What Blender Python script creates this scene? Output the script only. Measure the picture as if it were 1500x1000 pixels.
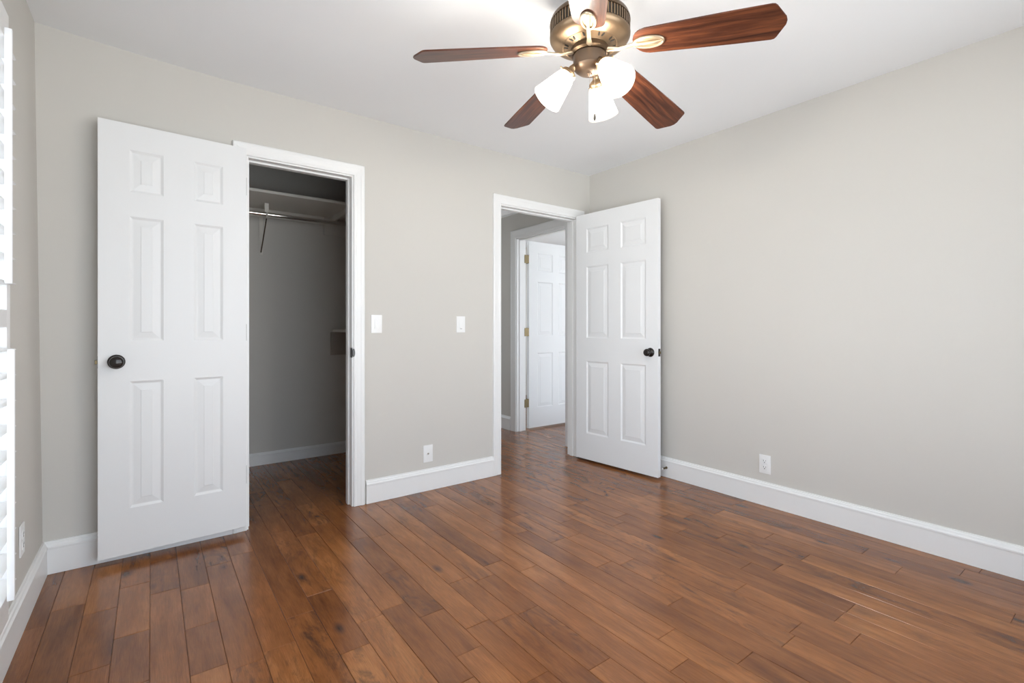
import bpy, bmesh, math, random
from mathutils import Vector, Matrix
random.seed(7)
for o in list(bpy.data.objects): bpy.data.objects.remove(o)
S = bpy.context.scene
C = S.collection
PI = math.pi
R = math.radians

# ------------------------------------------------------------------ camera, world, exposure
CAM = (0.3875, -3.0349, 1.1105); YAW = 0.6462; F = 713.23
cd = bpy.data.cameras.new('camera'); cam = bpy.data.objects.new('camera', cd); C.objects.link(cam)
cam.location = CAM; cam.rotation_euler = (PI/2, 0, -YAW)
cd.sensor_width = 36; cd.lens = F/1500*36; cd.clip_start = 0.02
cd.shift_x = -9.304/1500; cd.shift_y = -20.27/1500
S.camera = cam
S.view_settings.view_transform = 'Standard'; S.view_settings.look = 'None'
S.view_settings.exposure = 0.32; S.view_settings.gamma = 1.0
try: S.view_settings.use_curve_mapping = False
except Exception: pass
SKY = 4.15
BULB = 15.0
SHADE = 8.0
w = bpy.data.worlds.new('world'); S.world = w; w.use_nodes = True
bg = w.node_tree.nodes['Background']
_n = w.node_tree
_tc = _n.nodes.new('ShaderNodeTexCoord'); _sp = _n.nodes.new('ShaderNodeSeparateXYZ'); _rp = _n.nodes.new('ShaderNodeValToRGB')
_mr = _n.nodes.new('ShaderNodeMapRange'); _mr.inputs['From Min'].default_value = -1; _mr.inputs['From Max'].default_value = 1
_n.links.new(_tc.outputs['Generated'], _sp.inputs[0]); _n.links.new(_sp.outputs[2], _mr.inputs['Value']); _n.links.new(_mr.outputs[0], _rp.inputs[0])
_rp.color_ramp.elements[0].position = 0.47; _rp.color_ramp.elements[0].color = (1.16, 1.23, 1.28, 1)   # added brighter lower half that lifts light onto the ceilings
_rp.color_ramp.elements[1].position = 0.53; _rp.color_ramp.elements[1].color = (0.79, 0.90, 1.03, 1)  # hazy sky
_n.links.new(_rp.outputs[0], bg.inputs[0]); bg.inputs[1].default_value = SKY

def portal(name, loc, rot, sx, sy):
    l = bpy.data.lights.new(name, 'AREA'); l.shape = 'RECTANGLE'; l.size = sx; l.size_y = sy
    l.cycles.is_portal = True
    o = bpy.data.objects.new(name, l); C.objects.link(o); o.location = loc; o.rotation_euler = rot
    return o

# ------------------------------------------------------------------ dimensions
W = 3.4583; H = 2.44; TH = 0.115
YR = -3.62                       # wall behind the camera
LW = (-3.10, -0.850, 0.24, 2.045)  # left window opening, near end stretched for more light, y0 y1 z0 z1
RWIN = (0.25, 3.2, 0.25, 2.15)    # opening of added unseen rear window for fill light, x0 x1 z0 z1
CL = (0.803, 1.394, 2.058)       # closet opening
DB = (2.500, 3.318, 2.052)       # bedroom door opening
CX0, CX1, CY1 = -0.05, 2.28, 1.37  # closet inside
HX0, HX1, HY1 = 2.40, 3.50, 3.3    # hall inside
DC = (0.345, 1.130, 2.065)       # door opening in the hall wall (y0,y1,z)
OX0, OX1, OY0, OY1 = 3.615, 6.4, -0.05, 3.3  # other room inside
OW = (3.85, 6.15, 0.15, 2.25)        # added unseen window lighting that room and its open door
EW = (0.6, 2.8, 0.3, 2.2)        # second added unseen window, brightens that room's ceiling
HW = (2.55, 3.35, 0.3, 2.15)      # added unseen window that lights the hall from its end

# ------------------------------------------------------------------ materials
def nt(name):
    m = bpy.data.materials.new(name); m.use_nodes = True
    n = m.node_tree; n.nodes.clear()
    out = n.nodes.new('ShaderNodeOutputMaterial')
    b = n.nodes.new('ShaderNodeBsdfPrincipled')
    n.links.new(b.outputs[0], out.inputs[0])
    return m, n, b, out
def N(n, t, **k):
    x = n.nodes.new(t)
    for a, v in k.items():
        if a in x.inputs: x.inputs[a].default_value = v
        else: setattr(x, a, v)
    return x
def coords(n, scale=(1,1,1)):
    tc = N(n, 'ShaderNodeTexCoord'); mp = N(n, 'ShaderNodeMapping'); mp.inputs['Scale'].default_value = scale
    n.links.new(tc.outputs['Object'], mp.inputs[0]); return mp.outputs[0]
def simple(name, col, rough=0.5, metal=0.0, bump=0.0, bscale=200, var=0.0, spec=0.5, coat=0.0):
    m, n, b, out = nt(name)
    b.inputs['Base Color'].default_value = (*col, 1); b.inputs['Roughness'].default_value = rough
    b.inputs['Metallic'].default_value = metal; b.inputs['Specular IOR Level'].default_value = spec
    b.inputs['Coat Weight'].default_value = coat; b.inputs['Coat Roughness'].default_value = 0.1
    v = coords(n)
    if bump:
        t = N(n, 'ShaderNodeTexNoise', Scale=bscale, Detail=4.0); n.links.new(v, t.inputs['Vector'])
        bp = N(n, 'ShaderNodeBump', Strength=bump, Distance=0.002)
        n.links.new(t.outputs[0], bp.inputs['Height']); n.links.new(bp.outputs[0], b.inputs['Normal'])
    if var:
        t2 = N(n, 'ShaderNodeTexNoise', Scale=3.0, Detail=3.0); n.links.new(v, t2.inputs['Vector'])
        rp = N(n, 'ShaderNodeValToRGB')
        rp.color_ramp.elements[0].color = (*[c*(1-var) for c in col], 1); rp.color_ramp.elements[1].color = (*[min(1, c*(1+var)) for c in col], 1)
        n.links.new(t2.outputs[0], rp.inputs[0]); n.links.new(rp.outputs[0], b.inputs['Base Color'])
    return m
M = {}
M['wall'] = simple('greige_wall_paint', (0.615, 0.593, 0.552), 0.75, bump=0.12, bscale=260, var=0.012, spec=0.3)
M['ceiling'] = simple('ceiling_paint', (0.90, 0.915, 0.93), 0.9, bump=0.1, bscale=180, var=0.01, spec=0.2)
M['trim'] = simple('white_trim_paint', (0.83, 0.83, 0.82), 0.38, bump=0.04, bscale=90, var=0.01)
M["door"] = simple("white_door_paint", (0.79, 0.795, 0.795), 0.42, bump=0.06, bscale=120, var=0.008)
M['shutter'] = simple('white_shutter_paint', (0.86, 0.86, 0.86), 0.35, bump=0.02)
M['plate'] = simple('white_plastic', (0.86, 0.86, 0.85), 0.3, bump=0.01)
M['dark'] = simple('dark_slot', (0.02, 0.018, 0.015), 0.5, bump=0.01)
M['knob'] = simple('oil_rubbed_bronze', (0.018, 0.014, 0.012), 0.28, metal=0.6, bump=0.02, bscale=60, coat=0.4)
M['brass'] = simple('aged_brass', (0.19, 0.145, 0.08), 0.4, metal=0.9, bump=0.05, bscale=80, var=0.1)
M['nickel'] = simple('satin_nickel', (0.5, 0.46, 0.4), 0.3, metal=1.0, bump=0.02)
M['chrome'] = simple('chrome_rod', (0.75, 0.73, 0.7), 0.14, metal=1.0, bump=0.01)
M['motor'] = simple('antique_bronze', (0.26, 0.18, 0.11), 0.38, metal=0.85, bump=0.05, bscale=40, var=0.12)
M['motordark'] = simple('dark_bronze', (0.12, 0.078, 0.045), 0.38, metal=0.8, bump=0.05, bscale=40, var=0.15)
M['housing'] = simple('brushed_bronze_housing', (0.16, 0.11, 0.075), 0.42, metal=0.75, bump=0.05, bscale=60, var=0.15)
M['iron'] = simple('pale_brass_blade_arm', (0.50, 0.40, 0.28), 0.36, metal=0.7, bump=0.03, bscale=60, var=0.06)
M['shelfpaint'] = simple('white_shelf_paint', (0.72, 0.69, 0.63), 0.5, bump=0.03, var=0.02)
M['greyboard'] = simple('taupe_board', (0.36, 0.32, 0.28), 0.6, bump=0.05, var=0.06)
M['rubber'] = simple('white_rubber', (0.75, 0.75, 0.73), 0.6, bump=0.02)

def glass_mat():
    m, n, b, out = nt('window_glass')
    n.nodes.remove(b)
    t = N(n, 'ShaderNodeBsdfTransparent'); g = N(n, 'ShaderNodeBsdfGlossy', Roughness=0.02)
    f = N(n, 'ShaderNodeFresnel', IOR=1.45); mx = N(n, 'ShaderNodeMixShader')
    n.links.new(f.outputs[0], mx.inputs[0]); n.links.new(t.outputs[0], mx.inputs[1]); n.links.new(g.outputs[0], mx.inputs[2])
    n.links.new(mx.outputs[0], out.inputs[0]); return m
M['glass'] = glass_mat()

def shade_mat():
    m, n, b, out = nt('frosted_lamp_glass')
    v = coords(n)
    t = N(n, 'ShaderNodeTexNoise', Scale=60.0, Detail=4.0); n.links.new(v, t.inputs['Vector'])
    rp = N(n, 'ShaderNodeMapRange'); rp.inputs['To Min'].default_value = 0.92; rp.inputs['To Max'].default_value = 1.08
    n.links.new(t.outputs[0], rp.inputs['Value'])
    # the glass glows most around the bulb, in the shade's own coordinates
    sep = N(n, 'ShaderNodeSeparateXYZ'); n.links.new(v, sep.inputs[0])
    g = N(n, 'ShaderNodeMapRange'); g.inputs['From Min'].default_value = -0.128; g.inputs['From Max'].default_value = -0.03
    g.inputs['To Min'].default_value = 0.03; g.inputs['To Max'].default_value = 1.0
    n.links.new(sep.outputs[2], g.inputs['Value'])
    mu = N(n, 'ShaderNodeMath', operation='MULTIPLY'); n.links.new(rp.outputs[0], mu.inputs[0]); n.links.new(g.outputs[0], mu.inputs[1])
    mu2 = N(n, 'ShaderNodeMath', operation='MULTIPLY'); n.links.new(mu.outputs[0], mu2.inputs[0]); mu2.inputs[1].default_value = SHADE
    b.inputs['Base Color'].default_value = (0.30, 0.295, 0.285, 1); b.inputs['Roughness'].default_value = 0.3
    b.inputs['Emission Color'].default_value = (1.0, 0.93, 0.83, 1)
    n.links.new(mu2.outputs[0], b.inputs['Emission Strength'])
    tr = N(n, 'ShaderNodeBsdfTransparent'); tr.inputs[0].default_value = (1, 0.98, 0.95, 1)
    mx = N(n, 'ShaderNodeMixShader'); mx.inputs[0].default_value = 0.55
    n.links.new(b.outputs[0], mx.inputs[1]); n.links.new(tr.outputs[0], mx.inputs[2]); n.links.new(mx.outputs[0], out.inputs[0])
    return m
M['shade'] = shade_mat()
def bulb_mat():
    m, n, b, out = nt('lit_bulb')
    b.inputs['Base Color'].default_value = (1, 1, 1, 1)
    b.inputs['Emission Color'].default_value = (1.0, 0.9, 0.76, 1); b.inputs['Emission Strength'].default_value = 25
    tr = N(n, 'ShaderNodeBsdfTransparent'); mx = N(n, 'ShaderNodeMixShader'); mx.inputs[0].default_value = 0.8
    n.links.new(b.outputs[0], mx.inputs[1]); n.links.new(tr.outputs[0], mx.inputs[2]); n.links.new(mx.outputs[0], out.inputs[0])
    return m
M['bulb'] = bulb_mat()

def floor_mat():
    m, n, b, out = nt('hand_scraped_hardwood')
    L = n.links.new
    at = N(n, 'ShaderNodeAttribute'); at.attribute_name = 'plank'
    sp = N(n, 'ShaderNodeSeparateColor'); L(at.outputs['Color'], sp.inputs[0])
    tc = N(n, 'ShaderNodeTexCoord')
    off = N(n, 'ShaderNodeVectorMath', operation='SCALE'); L(at.outputs['Color'], off.inputs[0]); off.inputs['Scale'].default_value = 37.0
    add = N(n, 'ShaderNodeVectorMath', operation='ADD'); L(tc.outputs['Object'], add.inputs[0]); L(off.outputs[0], add.inputs[1])
    def mapped(s):
        mp = N(n, 'ShaderNodeMapping'); mp.inputs['Scale'].default_value = s; L(add.outputs[0], mp.inputs[0]); return mp.outputs[0]
    # slow warping of the grain
    wn = N(n, 'ShaderNodeTexNoise', Scale=1.0, Detail=2.0); L(mapped((6, 1.8, 1)), wn.inputs['Vector'])
    wadd = N(n, 'ShaderNodeVectorMath', operation='MULTIPLY_ADD'); L(wn.outputs['Color'], wadd.inputs[0]); wadd.inputs[1].default_value = (0.9, 0.2, 0); L(mapped((17, 1.7, 1)), wadd.inputs[2])
    gr = N(n, 'ShaderNodeTexNoise', Scale=1.6, Detail=8.0, Roughness=0.62); L(wadd.outputs[0], gr.inputs['Vector'])
    fine = N(n, 'ShaderNodeTexNoise', Scale=1.0, Detail=5.0, Roughness=0.7); L(mapped((330, 14, 1)), fine.inputs['Vector'])
    big = N(n, 'ShaderNodeTexNoise', Scale=1.0, Detail=3.0); L(mapped((9, 3.0, 1)), big.inputs['Vector'])
    # base tone per plank
    ramp = N(n, 'ShaderNodeValToRGB'); cr = ramp.color_ramp
    cr.elements[0].position = 0.0; cr.elements[0].color = (0.095, 0.030, 0.009, 1)
    cr.elements[1].position = 1.0; cr.elements[1].color = (0.36, 0.145, 0.045, 1)
    e = cr.elements.new(0.35); e.color = (0.19, 0.066, 0.019, 1)
    e = cr.elements.new(0.7); e.color = (0.265, 0.097, 0.029, 1)
    mr = N(n, 'ShaderNodeMapRange'); mr.inputs['From Min'].default_value = 0.3; mr.inputs['From Max'].default_value = 0.72
    mr.inputs['To Min'].default_value = -0.22; mr.inputs['To Max'].default_value = 0.22; L(gr.outputs[0], mr.inputs['Value'])
    s1 = N(n, 'ShaderNodeMath', operation='MULTIPLY_ADD'); L(sp.outputs[0], s1.inputs[0]); s1.inputs[1].default_value = 0.44; s1.inputs[2].default_value = 0.33
    s2 = N(n, 'ShaderNodeMath', operation='ADD'); L(s1.outputs[0], s2.inputs[0]); L(mr.outputs[0], s2.inputs[1])
    bm = N(n, 'ShaderNodeMath', operation='MULTIPLY_ADD'); L(big.outputs[0], bm.inputs[0]); bm.inputs[1].default_value = 0.9; bm.inputs[2].default_value = -0.43
    s3 = N(n, 'ShaderNodeMath', operation='ADD'); L(s2.outputs[0], s3.inputs[0]); L(bm.outputs[0], s3.inputs[1])
    L(s3.outputs[0], ramp.inputs[0])
    # dark mineral streaks on some planks
    st = N(n, 'ShaderNodeTexNoise', Scale=1.0, Detail=7.0, Roughness=0.7); st.inputs['Distortion'].default_value = 1.6; L(mapped((13, 3.6, 1)), st.inputs['Vector'])
    sr = N(n, 'ShaderNodeMapRange'); sr.inputs['From Min'].default_value = 0.49; sr.inputs['From Max'].default_value = 0.70; L(st.outputs[0], sr.inputs['Value'])
    pk = N(n, 'ShaderNodeMapRange'); pk.inputs['From Min'].default_value = 0.68; pk.inputs['From Max'].default_value = 0.88; pk.inputs['To Min'].default_value = 0.22; pk.inputs['To Max'].default_value = 0.95; L(sp.outputs[1], pk.inputs['Value'])
    mm = N(n, 'ShaderNodeMath', operation='MULTIPLY'); L(sr.outputs[0], mm.inputs[0]); L(pk.outputs[0], mm.inputs[1])
    mix = N(n, 'ShaderNodeMixRGB'); L(mm.outputs[0], mix.inputs[0]); L(ramp.outputs[0], mix.inputs[1]); mix.inputs[2].default_value = (0.062, 0.030, 0.017, 1)
    # knots
    vo = N(n, 'ShaderNodeTexVoronoi', Scale=1.0); L(mapped((7, 3.2, 1)), vo.inputs['Vector'])
    kr = N(n, 'ShaderNodeMapRange'); kr.inputs['From Min'].default_value = 0.04; kr.inputs['From Max'].default_value = 0.17; kr.inputs['To Min'].default_value = 0.9; kr.inputs['To Max'].default_value = 0.0; L(vo.outputs['Distance'], kr.inputs['Value'])
    kc = N(n, 'ShaderNodeSeparateColor'); L(vo.outputs['Color'], kc.inputs[0])
    kg = N(n, 'ShaderNodeMath', operation='GREATER_THAN'); L(kc.outputs[0], kg.inputs[0]); kg.inputs[1].default_value = 0.55
    km = N(n, 'ShaderNodeMath', operation='MULTIPLY'); L(kr.outputs[0], km.inputs[0]); L(kg.outputs[0], km.inputs[1])
    mix2 = N(n, 'ShaderNodeMixRGB'); L(km.outputs[0], mix2.inputs[0]); L(mix.outputs[0], mix2.inputs[1]); mix2.inputs[2].default_value = (0.05, 0.026, 0.018, 1)
    # fine pores
    fr = N(n, 'ShaderNodeMapRange'); fr.inputs['From Min'].default_value = 0.3; fr.inputs['From Max'].default_value = 0.7; fr.inputs['To Min'].default_value = 0.78; fr.inputs['To Max'].default_value = 1.2; L(fine.outputs[0], fr.inputs['Value'])
    mul = N(n, 'ShaderNodeVectorMath', operation='SCALE'); L(mix2.outputs[0], mul.inputs[0]); L(fr.outputs[0], mul.inputs['Scale'])
    L(mul.outputs[0], b.inputs['Base Color'])
    rr = N(n, 'ShaderNodeMapRange'); rr.inputs['To Min'].default_value = 0.13; rr.inputs['To Max'].default_value = 0.27; L(gr.outputs[0], rr.inputs['Value'])
    L(rr.outputs[0], b.inputs['Roughness'])
    b.inputs['Specular IOR Level'].default_value = 0.5
    # scraped surface
    sc = N(n, 'ShaderNodeTexNoise', Scale=1.0, Detail=2.0); L(mapped((16, 5, 1)), sc.inputs['Vector'])
    b1 = N(n, 'ShaderNodeBump', Strength=0.16, Distance=0.006); L(sc.outputs[0], b1.inputs['Height'])
    b2 = N(n, 'ShaderNodeBump', Strength=0.14, Distance=0.0012); L(fine.outputs[0], b2.inputs['Height']); L(b1.outputs[0], b2.inputs['Normal'])
    L(b2.outputs[0], b.inputs['Normal'])
    return m
M['floor'] = floor_mat()

def blade_mat():
    m, n, b, out = nt('walnut_blade_veneer')
    L = n.links.new
    oi = N(n, 'ShaderNodeObjectInfo')
    tc = N(n, 'ShaderNodeTexCoord')
    of = N(n, 'ShaderNodeVectorMath', operation='ADD'); L(tc.outputs['Object'], of.inputs[0])
    cmb = N(n, 'ShaderNodeCombineXYZ'); sm = N(n, 'ShaderNodeMath', operation='MULTIPLY'); L(oi.outputs['Random'], sm.inputs[0]); sm.inputs[1].default_value = 9
    L(sm.outputs[0], cmb.inputs[0]); L(cmb.outputs[0], of.inputs[1])
    def mapped(s):
        mp = N(n, 'ShaderNodeMapping'); mp.inputs['Scale'].default_value = s; L(of.outputs[0], mp.inputs[0]); return mp.outputs[0]
    wn = N(n, 'ShaderNodeTexNoise', Scale=1.0, Detail=2.0); L(mapped((3, 9, 1)), wn.inputs['Vector'])
    wa = N(n, 'ShaderNodeVectorMath', operation='MULTIPLY_ADD'); L(wn.outputs['Color'], wa.inputs[0]); wa.inputs[1].default_value = (0.2, 1.6, 0); L(mapped((2.4, 40, 1)), wa.inputs[2])
    g = N(n, 'ShaderNodeTexNoise', Scale=1.5, Detail=9.0, Roughness=0.62); L(wa.outputs[0], g.inputs['Vector'])
    rp = N(n, 'ShaderNodeValToRGB'); cr = rp.color_ramp
    cr.elements[0].position = 0.3; cr.elements[0].color = (0.020, 0.007, 0.004, 1)
    cr.elements[1].position = 0.72; cr.elements[1].color = (0.21, 0.068, 0.026, 1)
    e = cr.elements.new(0.5); e.color = (0.085, 0.026, 0.012, 1)
    L(g.outputs[0], rp.inputs[0]); L(rp.outputs[0], b.inputs['Base Color'])
    b.inputs['Roughness'].default_value = 0.36; b.inputs['Specular IOR Level'].default_value = 0.35; b.inputs['Coat Weight'].default_value = 0.12; b.inputs['Coat Roughness'].default_value = 0.14
    bp = N(n, 'ShaderNodeBump', Strength=0.05, Distance=0.001); L(g.outputs[0], bp.inputs['Height']); L(bp.outputs[0], b.inputs['Normal'])
    return m
M['blade'] = blade_mat()

# ------------------------------------------------------------------ helpers
def tag(o, label, cat, kind=None, group=None):
    o['label'] = label; o['category'] = cat
    if kind: o['kind'] = kind
    if group: o['group'] = group
    return o
def box(bm, x0, x1, y0, y1, z0, z1, mat=None, bev=0.0):
    vs = [bm.verts.new((x, y, z)) for z in (z0, z1) for y in (y0, y1) for x in (x0, x1)]
    if mat is not None:
        for v in vs: v.co = mat @ v.co
    fs = []
    for q in ((0,2,3,1),(4,5,7,6),(0,1,5,4),(2,6,7,3),(0,4,6,2),(1,3,7,5)):
        fs.append(bm.faces.new([vs[i] for i in q]))
    if bev:
        es = list({e for f in fs for e in f.edges})
        bmesh.ops.bevel(bm, geom=es, offset=bev, segments=2, affect='EDGES', profile=0.7)
    return vs
def obj(name, bm, mat, parent=None, smooth=False, ang=35):
    bmesh.ops.recalc_face_normals(bm, faces=bm.faces[:])
    me = bpy.data.meshes.new(name); bm.to_mesh(me); bm.free()
    if smooth:
        me.polygons.foreach_set('use_smooth', [True]*len(me.polygons))
        try: me.set_sharp_from_angle(angle=R(ang))
        except Exception: pass
    if mat is not None: me.materials.append(M[mat] if isinstance(mat, str) else mat)
    o = bpy.data.objects.new(name, me); C.objects.link(o)
    if parent is not None: o.parent = parent
    return o
def empty(name, loc=(0,0,0), rot=(0,0,0), parent=None):
    o = bpy.data.objects.new(name, None); C.objects.link(o); o.location = loc; o.rotation_euler = rot
    o.empty_display_size = 0.05
    if parent is not None: o.parent = parent
    return o
def lathe(bm, prof, seg=48, mat=None, cap=True):
    rings = []
    for r, z in prof:
        if r < 1e-6: rings.append([bm.verts.new((0, 0, z))])
        else: rings.append([bm.verts.new((r*math.cos(2*PI*i/seg), r*math.sin(2*PI*i/seg), z)) for i in range(seg)])
    allv = [v for r_ in rings for v in r_]
    for a, b in zip(rings, rings[1:]):
        for i in range(seg):
            j = (i+1) % seg
            if len(a) == 1 and len(b) == 1: continue
            if len(a) == 1: bm.faces.new((a[0], b[i], b[j]))
            elif len(b) == 1: bm.faces.new((a[i], b[0], a[j]))
            else: bm.faces.new((a[i], b[i], b[j], a[j]))
    if mat is not None:
        for v in allv: v.co = mat @ v.co
    return allv
def tube(bm, pts, r, seg=10, flat=1.0):
    pts = [Vector(p) for p in pts]; rings = []
    rs = r if isinstance(r, (list, tuple)) else [r]*len(pts)
    for i, p in enumerate(pts):
        d = (pts[min(i+1, len(pts)-1)] - pts[max(i-1, 0)]).normalized()
        up = Vector((0,0,1)) if abs(d.z) < 0.95 else Vector((1,0,0))
        a = d.cross(up).normalized(); b = a.cross(d).normalized()
        rings.append([bm.verts.new(p + a*rs[i]*math.cos(2*PI*k/seg) + b*rs[i]*flat*math.sin(2*PI*k/seg)) for k in range(seg)])
    for A, B in zip(rings, rings[1:]):
        for k in range(seg):
            bm.faces.new((A[k], A[(k+1) % seg], B[(k+1) % seg], B[k]))
    bm.faces.new(rings[0]); bm.faces.new(rings[-1][::-1])
def sweep(bm, prof, path, place):
    """prof: closed list of (d,t). path(d)-> list of 2d points; place(u,v,t)->3d"""
    rows = [[bm.verts.new(place(u, v, t)) for (u, v) in path(d)] for d, t in prof]
    n = len(rows)
    for i in range(n):
        a, b = rows[i], rows[(i+1) % n]
        for k in range(len(a)-1): bm.faces.new((a[k], a[k+1], b[k+1], b[k]))
    bm.faces.new([r_[0] for r_ in rows]); bm.faces.new([r_[-1] for r_ in rows][::-1])

# ------------------------------------------------------------------ setting: floor
def build_floor():
    bm = bmesh.new(); col = bm.loops.layers.float_color.new('plank')
    PW = 0.1033; x0 = 0.0737
    xs0, xs1 = -0.2, OX1
    k0 = int(math.floor((xs0-x0)/PW)); k1 = int(math.ceil((xs1-x0)/PW))
    rnd = random.Random(21)
    g = 0.0006; bev = 0.0011; top = 0.0
    for k in range(k0, k1+1):
        xa = x0 + k*PW; xb = xa + PW
        y = -3.75 - rnd.random()*0.6
        while y < 3.4:
            ln = rnd.choice((0.3, 0.36, 0.45, 0.55, 0.7, 0.85, 1.0, 1.15))*(0.9+0.2*rnd.random())
            ya, yb = y, y + ln
            # the seam board under the bedroom door breaks the runs
            if xa > 2.35 and ya < 0.03 < yb: yb = 0.03
            y = yb
            if xb < -0.1 and ya < 0 : continue
            c = (rnd.random(), rnd.random(), rnd.random(), 1)
            hgt = top - rnd.random()*0.0007
            a = [bm.verts.new(p) for p in ((xa+g, ya+g, hgt-bev), (xb-g, ya+g, hgt-bev), (xb-g, yb-g, hgt-bev), (xa+g, yb-g, hgt-bev))]
            t = [bm.verts.new(p) for p in ((xa+g+bev, ya+g+bev, hgt), (xb-g-bev, ya+g+bev, hgt), (xb-g-bev, yb-g-bev, hgt), (xa+g+bev, yb-g-bev, hgt))]
            d = [bm.verts.new((v.co.x, v.co.y, -0.012)) for v in a]
            fs = [bm.faces.new(t)]
            for i in range(4):
                j = (i+1) % 4
                fs.append(bm.faces.new((a[i], a[j], t[j], t[i]))); fs.append(bm.faces.new((d[i], d[j], a[j], a[i])))
            for f in fs:
                for l in f.loops: l[col] = c
    vs = box(bm, -0.2, OX1+0.1, -3.75, 3.4, -0.1, -0.0045)
    for f in bm.faces:
        if all(v in vs for v in f.verts):
            for l in f.loops: l[col] = (0.0, 0.0, 0.5, 1)
    o = obj('floor', bm, 'floor')
    tag(o, 'glossy reddish brown hardwood plank floor running through bedroom, closet and hall', 'floor', 'structure')
build_floor()

# walls (each one mesh, openings cut by panels)
def wall_panels(name, axis, c0, c1, u0, u1, z0, z1, holes, label, lean=0.0, mat='wall'):
    """axis 'x': wall runs along x, thickness y c0..c1. holes: (ua,ub,za,zb)"""
    bm = bmesh.new()
    us = sorted({u0, u1, *[h[0] for h in holes], *[h[1] for h in holes]})
    zs = sorted({z0, z1, *[h[2] for h in holes], *[h[3] for h in holes]})
    def solid(i, j):
        uc = (us[i]+us[i+1])/2; zc = (zs[j]+zs[j+1])/2
        return not any(h[0] < uc < h[1] and h[2] < zc < h[3] for h in holes)
    cache = {}
    def V(c, u, z):
        k = (c, u, z)
        if k not in cache:
            p = (u, c, z) if axis == 'x' else (c + lean*z, u, z)
            cache[k] = bm.verts.new(p)
        return cache[k]
    nu, nz = len(us)-1, len(zs)-1
    for i in range(nu):
        for j in range(nz):
            if not solid(i, j): continue
            a, b, c, d = us[i], us[i+1], zs[j], zs[j+1]
            bm.faces.new((V(c0,a,c), V(c0,b,c), V(c0,b,d), V(c0,a,d)))
            bm.faces.new((V(c1,a,c), V(c1,a,d), V(c1,b,d), V(c1,b,c)))
            if i == 0 or not solid(i-1, j): bm.faces.new((V(c0,a,c), V(c0,a,d), V(c1,a,d), V(c1,a,c)))
            if i == nu-1 or not solid(i+1, j): bm.faces.new((V(c0,b,c), V(c1,b,c), V(c1,b,d), V(c0,b,d)))
            if j == 0 or not solid(i, j-1): bm.faces.new((V(c0,a,c), V(c1,a,c), V(c1,b,c), V(c0,b,c)))
            if j == nz-1 or not solid(i, j+1): bm.faces.new((V(c0,a,d), V(c0,b,d), V(c1,b,d), V(c1,a,d)))
    o = obj(name, bm, mat)
    tag(o, label, 'wall', 'structure'); return o
ZB = -0.003; ZT = 2.56
LEAN = -0.0115
wall_panels('wall_left', 'y', -0.15, 0.0, YR-0.12, 0.0, ZB, ZT, [LW], 'greige left wall holding the shuttered window', lean=LEAN)
wall_panels('wall_back', 'x', 0.0, TH, -0.17, W, ZB, ZT, [(CL[0], CL[1], ZB, CL[2]), (DB[0], DB[1], ZB, DB[2])], 'greige wall with the closet opening and the bedroom doorway')
wall_panels('wall_right', 'y', W, OX0-0.002, YR-0.12, TH, ZB, ZT, [], 'plain greige right wall with a single power outlet')
wall_panels('wall_rear', 'x', YR-0.12, YR, -0.1, W, ZB, ZT, [RWIN], 'greige wall behind the viewer with an added wide window for daylight')
wall_panels('wall_closet_back', 'x', CY1, CY1+0.1, CX0-0.1, HX0-0.1, ZB, ZT, [], 'greige back wall of the closet')
wall_panels('wall_closet_left', 'y', CX0-0.1, CX0, TH, CY1, ZB, ZT, [], 'greige left wall of the closet')
wall_panels('wall_closet_right', 'y', CX1, HX0, TH, HY1, ZB, ZT, [], 'greige wall dividing closet and hall')
wall_panels('wall_hall_right', 'y', HX1, OX0-0.004, TH, HY1, ZB, ZT, [(DC[0], DC[1], ZB, DC[2])], 'shaded greige hall wall with a second doorway')
wall_panels('wall_hall_end', 'x', HY1, HY1+0.1, HX0-0.1, OX1+0.1, ZB, ZT, [HW], 'greige end wall of the hall and far room')
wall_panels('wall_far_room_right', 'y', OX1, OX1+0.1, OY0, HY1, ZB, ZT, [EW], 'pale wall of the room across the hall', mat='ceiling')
wall_panels('wall_far_room_front', 'x', OY0-0.1, OY0, OX0-0.004, OX1+0.1, ZB, ZT, [OW], 'pale wall of the room across the hall with an added window', mat='ceiling')
# ceiling, a little higher towards the left wall
bm = bmesh.new()
nx, ny = 36, 40; xs = [-0.2 + i*(OX1+0.3)/nx for i in range(nx+1)]; ys = [YR-0.15 + j*(3.45-YR+0.15)/ny for j in range(ny+1)]
def cz(x): return H + 0.034*max(0, 1 - (x+0.03)/0.9)**2 if x < 0.9 else H
lo = [[bm.verts.new((x, y, cz(x))) for y in ys] for x in xs]
for i in range(nx):
    for j in range(ny): bm.faces.new((lo[i][j], lo[i][j+1], lo[i+1][j+1], lo[i+1][j]))
box(bm, xs[0], xs[-1], ys[0], ys[-1], 2.56, 2.6)
o = obj('ceiling', bm, 'ceiling', smooth=True); tag(o, 'smooth off-white ceiling carrying the fan', 'ceiling', 'structure')

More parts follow.
